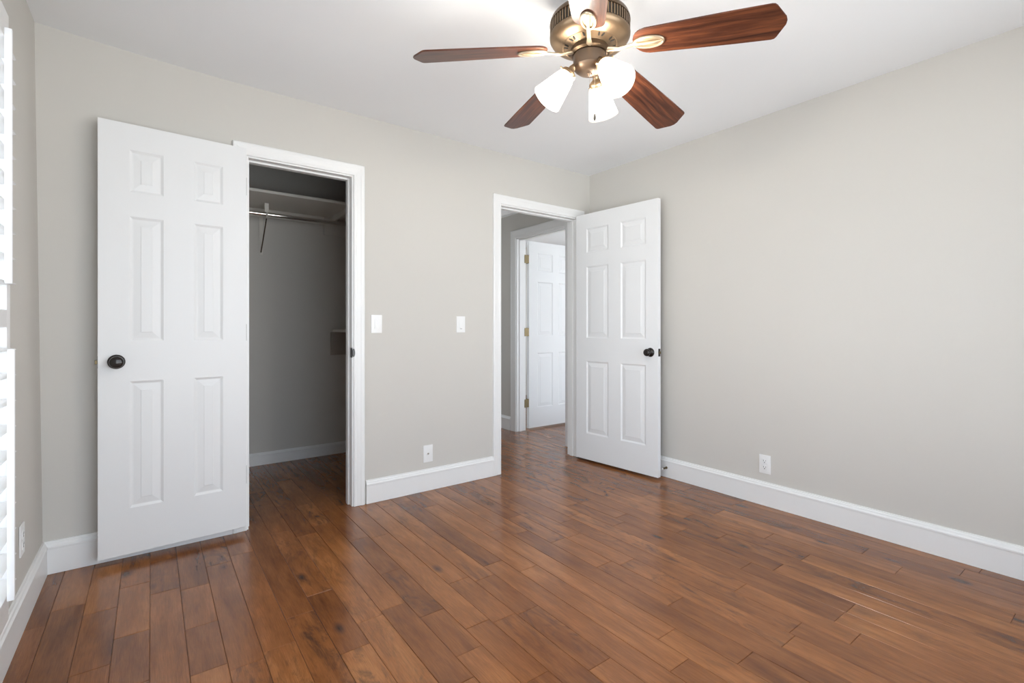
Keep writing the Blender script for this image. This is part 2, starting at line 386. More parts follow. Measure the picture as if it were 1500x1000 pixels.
# ------------------------------------------------------------------ baseboards
BP = [(0, 0), (0, 0.016), (0.112, 0.016), (0.114, 0.019), (0.122, 0.019), (0.128, 0.014), (0.136, 0.012), (0.140, 0.008), (0.146, 0.007), (0.146, 0)]
def baseboard(name, pts_fn, label, h=1.0):
    bm = bmesh.new()
    # profile (height, thickness)
    rows = [[bm.verts.new(p) for p in pts_fn(t, z*h)] for z, t in BP]
    n = len(rows)
    for i in range(n):
        a, b = rows[i], rows[(i+1) % n]
        for k in range(len(a)-1): bm.faces.new((a[k], a[k+1], b[k+1], b[k]))
    bm.faces.new([r_[0] for r_ in rows]); bm.faces.new([r_[-1] for r_ in rows][::-1])
    o = obj(name, bm, 'trim'); tag(o, label, 'baseboard', 'structure'); return o
z0 = 0.0005
CWD = 0.068
baseboard('baseboard_left', lambda t, z: [(t+LEAN*z, YR, z+z0), (t+LEAN*z, -t, z+z0)], 'white baseboard along the left wall under the window')
baseboard('baseboard_back_1', lambda t, z: [(t+LEAN*z, -t, z+z0), (CL[0]+0.003-CWD-0.001, -t, z+z0)], 'short white baseboard behind the open closet door')
baseboard('baseboard_back_2', lambda t, z: [(CL[1]+CWD+0.007, -t, z+z0), (DB[0]-CWD+0.003, -t, z+z0)], 'white baseboard between closet and bedroom doorway')
baseboard('baseboard_back_3', lambda t, z: [(DB[1]+CWD+0.001, -t, z+z0), (W-t, -t, z+z0)], 'tiny white baseboard piece in the corner behind the bedroom door')
baseboard('baseboard_right', lambda t, z: [(W-t, -t, z+z0), (W-t, YR, z+z0)], 'long white baseboard along the right wall')
baseboard('baseboard_closet', lambda t, z: [(CX0, CY1-t, z+z0), (CX1, CY1-t, z+z0)], 'white baseboard along the closet back wall', h=0.68)
baseboard('baseboard_hall', lambda t, z: [(HX1-t, DC[1]+0.088, z+z0), (HX1-t, HY1, z+z0)], 'white baseboard along the shaded hall wall')

# ------------------------------------------------------------------ door casings and jambs
CP = [(0, 0), (0, 0.010), (0.004, 0.0122), (0.014, 0.0125), (0.018, 0.0113), (0.040, 0.0140), (0.048, 0.0165), (0.060, 0.0175), (0.066, 0.0160), (0.068, 0.0135), (0.068, 0)]
def frame(name, axis, c0, c1, u0, u1, zt, label, sides=(True, True), cw=0.068, stop=None, reveal=0.005, jt=0.018, jd=0.0):
    """lining u0..u1 up to zt in a wall c0..c1 (c0 faces the bedroom / hall)"""
    e = empty(name, ((u0+u1)/2, c0, 0) if axis == 'x' else (c0, (u0+u1)/2, 0))
    tag(e, label, 'door frame', 'structure')
    def P(u, c, z):
        p = Vector((u, c, z)) if axis == 'x' else Vector((c, u, z))
        return p - e.location
    # jamb lining
    bm = bmesh.new()
    def b(ua, ub, ca, cb, za, zb):
        vs = [bm.verts.new(P(u, c, z)) for z in (za, zb) for c in (ca, cb) for u in (ua, ub)]
        for q in ((0,2,3,1),(4,5,7,6),(0,1,5,4),(2,6,7,3),(0,4,6,2),(1,3,7,5)): bm.faces.new([vs[i] for i in q])
    s = 0.0008; t_ = 0.0015
    a0, a1 = c0-t_, c1+t_
    b(u0+s, u0+0.012, a0, a1, 0.001, zt-s); b(u1-0.012, u1-s, a0, a1, 0.001, zt-s); b(u0+0.0121, u1-0.0121, a0, a1, zt-0.012, zt-s)
    obj('jamb', bm, 'trim', e)
    bm = bmesh.new()
    if stop:
        s0, s1 = stop
        b(u0+0.0121, u0+0.022, s0, s1, 0.001, zt-0.0121); b(u1-0.022, u1-0.0121, s0, s1, 0.001, zt-0.0121); b(u0+0.0221, u1-0.0221, s0, s1, zt-0.022, zt-0.0121)
        obj('door_stop_strip', bm, 'trim', e)
    else: bm.free()
    k = cw/0.068
    for i, cc in enumerate((c0, c1)):
        if not sides[i]: continue
        sg = -1 if i == 0 else 1
        bm = bmesh.new()
        def path(d): return [(u0+0.008-reveal-d*k+0.003-0.003, 0.0008), (u0+0.003-d*k, zt-0.003+d*k), (u1-0.003+d*k, zt-0.003+d*k), (u1-0.003+d*k, 0.0008)]
        def path2(d):
            p = path(d); p[0] = (p[1][0], 0.0008); return p
        sweep(bm, CP, path2, lambda u, v, t: P(u, cc + sg*(t+0.0002), v))
        obj('casing', bm, 'trim', e)
    return e
f1 = frame('trim_1', 'x', 0, TH, CL[0], CL[1], CL[2], 'white moulded frame around the closet opening', stop=(0.045, 0.08))
f2 = frame('trim_2', 'x', 0, TH, DB[0], DB[1], DB[2], 'white moulded frame around the bedroom doorway', stop=(0.045, 0.08))
f3 = frame('trim_3', 'y', HX1, OX0, DC[0], DC[1], DC[2], 'white moulded frame around the doorway across the hall', cw=0.085, stop=(HX1+0.03, HX1+0.065))
def part_box(name, parent, x0, x1, y0, y1, z0_, z1_, mat, bev=0.0, label=None):
    bm = bmesh.new(); l = parent.location
    box(bm, x0-l.x, x1-l.x, y0-l.y, y1-l.y, z0_-l.z, z1_-l.z, bev=bev)
    o = obj(name, bm, mat, parent, smooth=bool(bev))
    if label: o['label'] = label
    return o
# strike plates
part_box('strike_plate', f1, CL[1]-0.0145, CL[1]-0.012, -0.010, 0.026, 0.925, 0.985, 'knob', 0.0008, 'dark bronze strike plate')
bm = bmesh.new(); lathe(bm, [(0, -0.001), (0.019, -0.001), (0.019, 0.003), (0, 0.003)], 20, Matrix.Translation((CL[1]-0.005-f1.location.x, -0.0125, 0.955)) @ Matrix.Rotation(PI/2, 4, 'X') @ Matrix.Diagonal((0.42, 1.35, 1, 1)))
obj('strike_lip', bm, 'knob', f1)['label'] = 'dark bronze rounded strike lip'
part_box('strike_plate', f2, DB[0]+0.012, DB[0]+0.0145, 0.0, 0.036, 0.92, 0.98, 'knob', 0.0008, 'dark bronze strike plate')

# crown moulding in the hall
bm = bmesh.new()
KP = [(2.327, 0), (2.327, 0.008), (2.345, 0.012), (2.352, 0.022), (2.385, 0.045), (2.410, 0.075), (2.418, 0.080), (2.439, 0.085), (2.439, 0)]
rows = [[bm.verts.new((HX1-t, y, z)) for y in (TH+0.001, HY1)] for z, t in KP]
for i in range(len(rows)):
    a, b = rows[i], rows[(i+1) % len(rows)]; bm.faces.new((a[0], a[1], b[1], b[0]))
bm.faces.new([r_[0] for r_ in rows]); bm.faces.new([r_[1] for r_ in rows][::-1])
tag(obj('trim_4', bm, 'trim'), 'white crown moulding at the top of the hall wall', 'moulding', 'structure')
# closet ceiling is the room ceiling; doors ------------------------------------------------
def panel_face(bm, Wd, Hd, y, s, cols, rows):
    """front skin at y with six recessed raised panels; s=-1 recess towards +y ... """
    us = sorted({0, Wd, *[c for p in cols for c in p]}); zs = sorted({0, Hd, *[c for p in rows for c in p]})
    V = {}
    def v(u, z, d=0.0):
        k = (round(u, 5), round(z, 5), round(d, 5))
        if k not in V: V[k] = bm.verts.new((u, y - s*d, z))
        return V[k]
    for i in range(len(us)-1):
        for j in range(len(zs)-1):
            a, b, c, d = us[i], us[i+1], zs[j], zs[j+1]
            isp = any(abs(p[0]-a) < 1e-6 and abs(p[1]-b) < 1e-6 for p in cols) and any(abs(p[0]-c) < 1e-6 and abs(p[1]-d) < 1e-6 for p in rows)
            if not isp: bm.faces.new((v(a, c), v(b, c), v(b, d), v(a, d))); continue
            m = min(b-a, d-c)
            rings = [(0, 0), (0.006, 0.0035), (0.011, 0.0065), (0.015, 0.0065), (0.015+min(0.027, m*0.24), 0.0022), (0.0175+min(0.027, m*0.24), 0.0008)]
            prev = None
            for ins, dep in rings:
                r_ = [v(a+ins, c+ins, dep), v(b-ins, c+ins, dep), v(b-ins, d-ins, dep), v(a+ins, d-ins, dep)]
                if prev:
                    for k in range(4): bm.faces.new((prev[k], prev[(k+1) % 4], r_[(k+1) % 4], r_[k]))
                prev = r_
            bm.faces.new(prev)
    return V
def knob(name, parent, pos, yaw, both=0.035):
    """knob whose axis points along local -y of the slab at pos"""
    for s, yy in ((-1, 0.0), (1, both)):
        bm = bmesh.new()
        prof = [(0.0, 0.0), (0.0325, 0.0), (0.0335, 0.002), (0.032, 0.006), (0.028, 0.0085), (0.0265, 0.0085), (0.024, 0.0115), (0.014, 0.0135), (0.0115, 0.017), (0.0115, 0.026), (0.015, 0.030), (0.0215, 0.034), (0.0265, 0.041), (0.0275, 0.048), (0.0255, 0.0545), (0.021, 0.0585), (0.0195, 0.0592), (0.0185, 0.0585), (0.012, 0.0605), (0.0, 0.0615)]
        mat = Matrix.Translation((pos[0], yy, pos[1])) @ Matrix.Rotation(PI/2 if s < 0 else -PI/2, 4, 'X')
        lathe(bm, prof, 40, mat)
        o = obj(name, bm, 'knob', parent, smooth=True, ang=50); o['label'] = 'dark bronze round knob'
def door(name, loc, rotz, Wd, Hd, label, hinge_side, knob_u, latch_u, cols, knobs=True, hinges='knob', knobz=0.91):
    """slab local: x 0..Wd, front face at y=0 (faces -y), back at y=.035, z 0..Hd"""
    rows = [(0.215, 0.815), (1.005, 1.597), (1.712, 1.912)]
    T = 0.035
    bm = bmesh.new()
    Vf = panel_face(bm, Wd, Hd, 0.0, -1, cols, rows); Vb = panel_face(bm, Wd, Hd, T, 1, cols, rows)
    us = sorted({0, Wd, *[c for p in cols for c in p]}); zs = sorted({0, Hd, *[c for p in rows for c in p]})
    g = lambda V, u, z: V[(round(u, 5), round(z, 5), 0.0)]
    for a, b in zip(us, us[1:]):
        for z in (0, Hd): bm.faces.new((g(Vf, a, z), g(Vf, b, z), g(Vb, b, z), g(Vb, a, z)))
    for a, b in zip(zs, zs[1:]):
        for u in (0, Wd): bm.faces.new((g(Vf, u, a), g(Vf, u, b), g(Vb, u, b), g(Vb, u, a)))
    o = obj(name, bm, 'door'); o.location = loc; o.rotation_euler = (0, 0, rotz)
    tag(o, label, 'door', 'structure')
    if knobs: knob('doorknob', o, (knob_u, knobz), 0)
    # latch plate and bolt on the free edge
    sgn = -1 if latch_u == 0 else 1
    if knobs:
        bm = bmesh.new(); x = latch_u
        box(bm, min(x, x+sgn*0.0012), max(x, x+sgn*0.0012), 0.005, 0.030, knobz-0.028, knobz+0.028)
        pl = obj('latch_plate', bm, 'knob', o); pl['label'] = 'dark metal latch plate'
        bm = bmesh.new()
        box(bm, min(x, x+sgn*0.011), max(x, x+sgn*0.011), 0.011, 0.024, knobz-0.009, knobz+0.009, bev=0.002)
        obj('latch_bolt', bm, 'brass', pl)['label'] = 'dull brass latch bolt'
    # hinges
    hx = 0.0 if hinge_side == 0 else Wd
    for z in (0.23, 1.0, 1.79):
        bm = bmesh.new(); d = -1 if hinge_side == 0 else 1
        yk = T+0.003 if hinges != 'front' else -0.003
        lathe(bm, [(0, 0), (0.0055, 0), (0.0055, 0.088), (0.0035, 0.092), (0, 0.093)], 12, Matrix.Translation((hx+d*0.003, yk, z)))
        box(bm, min(hx, hx+d*0.0018), max(hx, hx+d*0.0018), 0.004, 0.031, z, z+0.088)
        if hinges == 'brass': box(bm, -0.060, -0.001, -0.0040, -0.0010, z, z+0.088)
        h = obj('hinge', bm, 'brass' if hinges == 'brass' else 'knob', o, smooth=True)
        h['label'] = 'aged brass hinge' if hinges == 'brass' else 'dark bronze hinge'
    return o
# closet door, swung back against the wall: face from (.192,-.095) to (.797,-.060)
A = Vector((0.192, -0.093)); B = Vector((0.797, -0.060)); d = B-A
door('door_1', (A.x, A.y, 0.041), math.atan2(d.y, d.x), d.length, 2.034, 'white six-panel closet door folded back against the wall', 1, 0.066, 0, [(0.114, 0.245), (0.370, 0.497)], hinges='back')
# bedroom door, swung into the room beside the right wall
A = Vector((3.265, -0.034)); B = Vector((3.326, -0.822)); d = B-A
door('door_2', (A.x, A.y, 0.019), math.atan2(d.y, d.x), d.length, 2.034, 'white six-panel bedroom door standing open beside the right wall', 0, 0.728, d.length, [(0.113, 0.340), (0.460, 0.688)], hinges='back')
# door across the hall
door('door_3', (3.662, 1.117-0.0, 0.018), 0.0, 0.76, 2.034, 'white six-panel door with brass hinges standing open across the hall', 0, 0.69, 0.76, [(0.118, 0.345), (0.430, 0.655)], hinges='brass')

# ------------------------------------------------------------------ window shutters, left window
def window_frame(name, axis, c0, c1, u0, u1, za, zb, label, room_sign, mull=1):
    """c0 room side face, c1 outer face"""
    cx = c0
    e = empty(name, (cx, (u0+u1)/2, za) if axis == 'y' else ((u0+u1)/2, cx, za)); tag(e, label, 'window', 'structure')
    def bx(bm, ua, ub, ca, cb, z1_, z2_):
        l = e.location
        if axis == 'y': box(bm, min(ca, cb)-l.x, max(ca, cb)-l.x, ua-l.y, ub-l.y, z1_-l.z, z2_-l.z)
        else: box(bm, ua-l.x, ub-l.x, min(ca, cb)-l.y, max(ca, cb)-l.y, z1_-l.z, z2_-l.z)
    g = 0.001
    mid = c0 + (c1-c0)*0.75; m2 = c0 + (c1-c0)*0.5
    bm = bmesh.new()   # box lining
    bx(bm, u0+g, u0+0.02, c0, c1, za+g, zb-g); bx(bm, u1-0.02, u1-g, c0, c1, za+g, zb-g)
    bx(bm, u0+0.02, u1-0.02, c0, c1, za+g, za+0.02); bx(bm, u0+0.02, u1-0.02, c0, c1, zb-0.02, zb-g)
    obj('window_frame', bm, 'trim', e)
    hm = (za+zb)/2 - 0.03
    n = mull+1; wd = (u1-u0-0.04)/n
    for i in range(n):
        ua = u0+0.02+i*wd; ub = ua+wd
        for (s1, s2, ca, cb) in ((za+0.02, hm+0.02, m2, mid), (hm-0.02, zb-0.02, mid, c1)):
            bm = bmesh.new(); f = 0.04
            bx(bm, ua, ua+f, ca, cb, s1, s2); bx(bm, ub-f, ub, ca, cb, s1, s2); bx(bm, ua+f, ub-f, ca, cb, s1, s1+f); bx(bm, ua+f, ub-f, ca, cb, s2-f, s2)
            s = obj('sash', bm, 'trim', e)
            bm = bmesh.new(); cc = (ca+cb)/2
            bx(bm, ua+f, ub-f, cc-0.002, cc+0.002, s1+f, s2-f)
            obj('glass_pane', bm, 'glass', s)
    # casing on the room side
    bm = bmesh.new(); t = 0.018*room_sign; k = 0.075
    bx(bm, u0-k, u0, c0, c0+t, za-k, zb+k); bx(bm, u1, u1+k, c0, c0+t, za-k, zb+k)
    bx(bm, u0, u1, c0, c0+t, zb, zb+k); bx(bm, u0, u1, c0, c0+t, za-k, za)
    obj('window_casing', bm, 'trim', e)
    return e
window_frame('window_1', 'y', 0.0, -0.15, *LW, 'bright sash window behind the white shutters on the left wall', 1, mull=2)
window_frame('added_window_2', 'x', YR, YR-0.12, *RWIN, 'added unseen wide sash window behind the viewer for fill daylight', 1)
window_frame('added_window_3', 'x', OY0, OY0-0.1, *OW, 'added unseen sash window lighting the room across the hall', 1)
window_frame('added_window_5', 'y', OX1, OX1+0.1, *EW, 'second added unseen sash window lighting the room across the hall from its far side', -1)
window_frame('added_window_4', 'x', HY1, HY1+0.1, *HW, 'added unseen sash window lighting the hall from its far end', -1, mull=0)
for ob in bpy.data.objects:
    if ob.name.startswith('window_1') and ob.type == 'EMPTY': ob.location.x = 0.0
def shutter(name, hy, wd, za, zb, banks, label, hx=0.024):
    """closed panel in the window opening, far edge at y=hy, running towards -y; banks: (louver heights, rod z0, rod z1, rod x)"""
    e = empty(name, (hx, hy, za)); tag(e, label, 'shutter')
    h = zb-za; T = 0.011
    st = 0.046
    bm = bmesh.new()
    box(bm, -T, T, -wd, -wd+st, 0, h, bev=0.002); box(bm, -T, T, -st, 0, 0, h, bev=0.002)
    for (r0, r1) in ((0, 0.030), (1.112-za, 1.165-za), (h-0.070, h)):
        box(bm, -T, T, -wd+st, -st, r0, r1, bev=0.002)
    obj('shutter_frame', bm, 'shutter', e, smooth=True)
    for zl, rz0, rz1, rx in banks:
        for z in zl:
            bm = bmesh.new(); seg = 12; prof = []
            for k in range(seg):
                a = 2*PI*k/seg; prof.append((0.032*math.cos(a), 0.0045*math.sin(a)))
            tl = R(-3)
            A_ = [bm.verts.new((p[0]*math.cos(tl)-p[1]*math.sin(tl), -wd+st+0.0015, z-za+p[0]*math.sin(tl)+p[1]*math.cos(tl))) for p in prof]
            B_ = [bm.verts.new((v.co.x, -st-0.0015, v.co.z)) for v in A_]
            for k in range(seg): bm.faces.new((A_[k], A_[(k+1) % seg], B_[(k+1) % seg], B_[k]))
            bm.faces.new(A_); bm.faces.new(B_[::-1])
            obj('louver', bm, 'shutter', e, smooth=True)
        bm = bmesh.new(); box(bm, rx-hx-0.016, rx-hx, -wd/2-0.006, -wd/2+0.006, rz0-za, rz1-za, bev=0.003)
        obj('tilt_rod', bm, 'shutter', e, smooth=True)
    return e
ul = [1.936-0.0767*k for k in range(0, 10)]
ll = [1.0455-0.0785*k for k in range(0, 10)]
PWD = 0.420
for k, lb in ((0, 'white plantation shutter with open louvers at the left picture edge'), (1, 'white plantation shutter nearer the viewer, just outside the left picture edge')):
    shutter('window_shutter', -0.8565-k*(PWD+0.003), PWD, 0.262, 2.040, [(ul, 1.235, 1.956, 0.0735), (ll, 0.338, 1.050, 0.0785)], lb)

# portals for the daylight, at the left window and the added unseen ones
portal('window_daylight', (-0.17, (LW[0]+LW[1])/2, (LW[2]+LW[3])/2), (0, -PI/2, 0), LW[3]-LW[2], LW[1]-LW[0])
portal('window_daylight', ((RWIN[0]+RWIN[1])/2, YR-0.14, (RWIN[2]+RWIN[3])/2), (PI/2, 0, 0), RWIN[1]-RWIN[0], RWIN[3]-RWIN[2])
portal('window_daylight', ((OW[0]+OW[1])/2, OY0-0.12, (OW[2]+OW[3])/2), (PI/2, 0, 0), OW[1]-OW[0], OW[3]-OW[2])

portal('window_daylight', (OX1+0.12, (EW[0]+EW[1])/2, (EW[2]+EW[3])/2), (0, PI/2, 0), EW[3]-EW[2], EW[1]-EW[0])
portal('window_daylight', ((HW[0]+HW[1])/2, HY1+0.12, (HW[2]+HW[3])/2), (-PI/2, 0, 0), HW[1]-HW[0], HW[3]-HW[2])
# ------------------------------------------------------------------ wall plates
def plate_empty(name, loc, rotz, label, cat):
    e = empty(name, loc, (0, 0, rotz)); tag(e, label, cat)
    bm = bmesh.new(); box(bm, -0.035, 0.035, -0.005, 0.0, -0.0575, 0.0575, bev=0.0015)
    obj('cover_plate', bm, 'plate', e, smooth=True)
    return e
def switch(loc, label, dimmer=False):
    e = plate_empty('light_switch', loc, 0, label, 'light switch')
    bm = bmesh.new(); box(bm, -0.0165, 0.0165, -0.0068, -0.0045, -0.033, 0.033, bev=0.0006); obj('switch_surround', bm, 'plate', e)
    bm = bmesh.new(); x = 0.010 if dimmer else 0.014
    vs = box(bm, -x, x, -0.0105, -0.006, -0.029, 0.029)
    for v in vs:
        if v.co.z > 0 and v.co.y < -0.009: v.co.y = -0.0078
    obj('rocker', bm, 'plate', e)
    if dimmer:
        bm = bmesh.new(); box(bm, -0.008, 0.008, -0.0072, -0.0062, -0.0325, -0.0305); obj('dimmer_slider', bm, 'dark', e)['label'] = 'small dark slot'
    for z in (-0.048, 0.048):
        bm = bmesh.new(); lathe(bm, [(0, 0.0058), (0.0025, 0.0056), (0.003, 0.004)], 12, Matrix.Translation((0, 0, z)) @ Matrix.Rotation(PI/2, 4, 'X')); obj('screw', bm, 'plate', e)
switch((1.539, -0.0003, 1.134), 'white rocker light switch beside the closet frame')
switch((2.158, -0.0003, 1.134), 'white light switch beside the bedroom doorway frame', True)
e = plate_empty('cable_outlet', (1.900, -0.0003, 0.250), 0, 'white wall plate with one cable socket above the back baseboard', 'cable outlet')
bm = bmesh.new(); lathe(bm, [(0, 0.012), (0.0035, 0.012), (0.0038, 0.0095), (0.0065, 0.0095), (0.0065, 0.0045)], 6, Matrix.Rotation(PI/2, 4, 'X')); obj('cable_socket', bm, 'nickel', e)['label'] = 'small grey metal threaded socket'
for z in (-0.042, 0.042):
    bm = bmesh.new(); lathe(bm, [(0, 0.0058), (0.0025, 0.0056), (0.003, 0.004)], 12, Matrix.Translation((0, 0, z)) @ Matrix.Rotation(PI/2, 4, 'X')); obj('screw', bm, 'plate', e)
def outlet(loc, rotz, label):
    e = plate_empty('power_outlet', loc, rotz, label, 'power outlet')
    for z in (-0.0195, 0.0195):
        bm = bmesh.new(); box(bm, -0.0165, 0.0165, -0.0072, -0.0045, z-0.0145, z+0.0145, bev=0.003)
        r_ = obj('receptacle', bm, 'plate', e, smooth=True)
        bm = bmesh.new()
        box(bm, -0.0078, -0.0055, -0.0076, -0.007, z-0.001, z+0.008); box(bm, 0.0055, 0.0078, -0.0076, -0.007, z, z+0.0075)
        lathe(bm, [(0, 0.0004), (0.003, 0.0004), (0.003, -0.0004)], 12, Matrix.Translation((0, -0.0072, z-0.007)) @ Matrix.Rotation(PI/2, 4, 'X'))
        obj('slots', bm, 'dark', r_)
    return e
outlet((W-0.0003, -1.531, 0.256), -PI/2, 'white duplex power outlet above the right wall baseboard')
outlet((LEAN*0.31+0.001, -0.452, 0.315), PI/2, 'white power outlet on the left wall beside the shutters')

# door stop on the right baseboard
e = empty('door_stop', (W-0.0165, -0.812, 0.072), (0, 0, 0)); tag(e, 'small metal door stop with white tip on the right baseboard', 'door stop')
bm = bmesh.new(); lathe(bm, [(0, 0.0), (0.009, 0.0), (0.009, 0.004), (0.004, 0.006)], 16, Matrix.Rotation(-PI/2, 4, 'Y')); obj('mounting_base', bm, 'brass', e, smooth=True)
bm = bmesh.new(); tube(bm, [(-0.004-0.044*i/120, 0.0055*math.cos(i*0.6), 0.0055*math.sin(i*0.6)) for i in range(121)], 0.0012, 6); obj('spring', bm, 'brass', e, smooth=True)
bm = bmesh.new(); lathe(bm, [(0, 0), (0.0075, 0), (0.0085, 0.004), (0.008, 0.011), (0, 0.013)], 16, Matrix.Translation((-0.048, 0, 0)) @ Matrix.Rotation(-PI/2, 4, 'Y')); obj('rubber_tip', bm, 'rubber', e, smooth=True)['label'] = 'white rubber tip'

# ------------------------------------------------------------------ closet fittings
def solid(name, dims, mat, label, cat, bev=0.0015):
    x0, x1, y0, y1, za, zb = dims
    e = empty(name, ((x0+x1)/2, (y0+y1)/2, za)); tag(e, label, cat); return e
Y1 = CY1-0.0005
e = solid('closet_shelf', (CX0, CX1, 0.81, Y1, 2.04, 2.07), 'shelfpaint', 'long white upper shelf across the closet above the hanging rod', 'shelf')
part_box('shelf_board', e, CX0+0.001, CX1-0.001, 0.812, Y1, 2.070, 2.090, 'shelfpaint', 0.0015)
part_box('wall_cleat', e, CX0+0.001, 1.585, Y1-0.018, Y1, 2.005, 2.0698, 'shelfpaint', 0.001)
part_box('support_board', e, 1.632, 1.650, 0.83, Y1-0.0185, 2.02, 2.0698, 'shelfpaint', 0.001)
e = solid('corner_shelf', (1.66, CX1, 0.6, Y1, 1.07, 1.1), 'greyboard', 'taupe lower closet shelf half hidden by the right door frame', 'shelf')
part_box('shelf_board', e, 1.661, CX1-0.001, 0.45, Y1, 1.072, 1.094, 'shelfpaint', 0.001)
part_box('wall_cleat', e, 1.644, CX1-0.001, Y1-0.019, Y1, 0.872, 1.0718, 'greyboard', 0.001, 'darker taupe support board')
e = solid('wall_board', (1.586, CX1, Y1-0.018, Y1, 1.916, 2.012), 'wall', 'greige board fixed on closet back wall behind the rod', 'board')
part_box('board', e, 1.586, CX1-0.001, Y1-0.018, Y1, 1.916, 2.012, 'wall', 0.001)
bm = bmesh.new(); tube(bm, [(CX0-0.9, 0, 0), (CX1-0.9-0.0, 0, 0)], 0.0155, 24)
o = obj('hanging_rod', bm, 'chrome', smooth=True); o.location = (0.9, 1.13, 1.983); tag(o, 'shiny metal hanging rod under the upper closet shelf', 'closet rod')
BX = 1.098
e = empty('rod_bracket', (BX, Y1, 1.70)); tag(e, 'white and bronze shelf bracket holding the closet rod', 'bracket')
bm = bmesh.new(); box(bm, -0.013, 0.013, -0.004, 0.0, 0.0, 0.304); obj('wall_strap', bm, 'shelfpaint', e)
bm = bmesh.new(); tube(bm, [(0, -0.004, 0.02), (0, -0.235, 0.250)], 0.0045, 8); obj('diagonal_brace', bm, 'motordark', e, smooth=True)['label'] = 'thin dark diagonal brace'
bm = bmesh.new(); tube(bm, [(0, -0.24+0.0235*math.sin(a), 0.283-0.0235*math.cos(a)) for a in [R(x) for x in range(-110, 111, 20)]], 0.006, 8)
box(bm, -0.014, 0.014, -0.245, -0.235, 0.30, 0.369)
obj('rod_hook', bm, 'shelfpaint', e, smooth=True)

# ------------------------------------------------------------------ ceiling fan
FX, FY = 1.713, -1.726
fan = empty('ceiling_fan', (FX, FY, H)); tag(fan, 'five-blade bronze ceiling fan with walnut blades and three lit glass shades', 'ceiling fan')
def fl(name, prof, mat, seg=64, label=None, ang=30):
    bm = bmesh.new(); lathe(bm, [(r, z-H) for r, z in prof], seg)
    o = obj(name, bm, mat, fan, smooth=True, ang=ang)
    if label: o['label'] = label
    return o
fl('canopy', [(0, 2.4395), (0.085, 2.4395), (0.087, 2.43), (0.078, 2.385), (0.055, 2.355), (0.04, 2.345), (0.0, 2.345)], 'motor')
fl('downrod', [(0, 2.36), (0.03, 2.36), (0.03, 2.30), (0, 2.30)], 'motordark', 24)
fl('motor_top', [(0, 2.312), (0.06, 2.312), (0.10, 2.303), (0.132, 2.285), (0.146, 2.272), (0.150, 2.262), (0.151, 2.254), (0.1455, 2.2515), (0.1455, 2.2300), (0, 2.2300)], 'motordark')
fl('motor_housing', [(0, 2.2299), (0.1454, 2.2299), (0.1455, 2.2135), (0.151, 2.211), (0.1505, 2.204), (0.143, 2.192), (0.125, 2.182), (0.106, 2.176), (0.103, 2.1735), (0.100, 2.1755), (0.075, 2.168), (0.068, 2.163), (0.055, 2.166), (0, 2.166)], 'motor')
bm = bmesh.new()   # vented band around the rim
for k in range(72):
    a = 2*PI*k/72; m_ = Matrix.Rotation(a, 4, 'Z')
    box(bm, 0.1456, 0.1500, -0.0026, 0.0026, 2.2140-H, 2.2510-H, m_)
obj('vent_ribs', bm, 'motor', fan)['label'] = 'ribbed bronze vent band'
fl('vent_band', [(0.1457, 2.2512), (0.1466, 2.2505), (0.1466, 2.2145), (0.1457, 2.2138)], 'dark', 64, 'dark recess behind the ribs')
for k in range(10):   # dark slots on the lower dish
    for dd in (-0.09, 0.09):
        a = 2*PI*k/10 + dd
        m_ = Matrix.Rotation(a, 4, 'Z') @ Matrix.Translation((0.089, 0, 2.1715-H)) @ Matrix.Rotation(-R(16), 4, 'Y') @ Matrix.Rotation(R(14) if dd > 0 else -R(14), 4, 'Z')
        bm = bmesh.new(); lathe(bm, [(0, 0.0004), (1, 0.0004), (1, -0.0012), (0, -0.0012)], 14, m_ @ Matrix.Diagonal((0.0085, 0.0032, 1, 1)))
        obj('vent_slot', bm, 'dark', fan)
fl('flywheel', [(0, 2.164), (0.070, 2.164), (0.074, 2.158), (0.074, 2.146), (0.066, 2.140), (0, 2.140)], 'motordark')
fl('switch_housing', [(0, 2.142), (0.058, 2.142), (0.062, 2.137), (0.062, 2.102), (0.0605, 2.098), (0.0605, 2.094), (0.057, 2.088), (0.045, 2.078), (0.028, 2.072), (0.010, 2.070), (0.008, 2.064), (0, 2.063)], 'housing')
# blades
def blade_outline():
    # local x = outward
    pts = []
    r0, r1 = 0.165, 0.660
    w0, w1 = 0.056, 0.073
    for k in range(13):   # rounded root from +y to -y through -x
        a = PI/2 + PI*k/12
        pts.append((r0+0.052+0.052*math.cos(a), (w0+0.001)*math.sin(a)))
    pts += [(0.35, -w0-0.007), (0.50, -w0-0.013), (r1-0.045, -w1), (r1-0.036, -w1+0.002), (r1-0.030, -w1+0.008), (r1-0.003, -0.016), (r1, 0.0), (r1-0.003, 0.016), (r1-0.030, w1-0.008), (r1-0.036, w1-0.002), (r1-0.045, w1), (0.50, w0+0.013), (0.35, w0+0.007)]
    return pts
def make_blade():
    bm = bmesh.new(); pts = blade_outline(); th = 0.0055
    a = [bm.verts.new((x, y, 0.0)) for x, y in pts]; b = [bm.verts.new((x, y, th)) for x, y in pts]
    bm.faces.new(a[::-1]); bm.faces.new(b)
    for i in range(len(a)): j = (i+1) % len(a); bm.faces.new((a[i], a[j], b[j], b[i]))
    es = [e_ for e_ in bm.edges if len({v.co.z for v in e_.verts}) == 1]
    bmesh.ops.bevel(bm, geom=es, offset=0.0014, segments=2, affect='EDGES')
    return bm
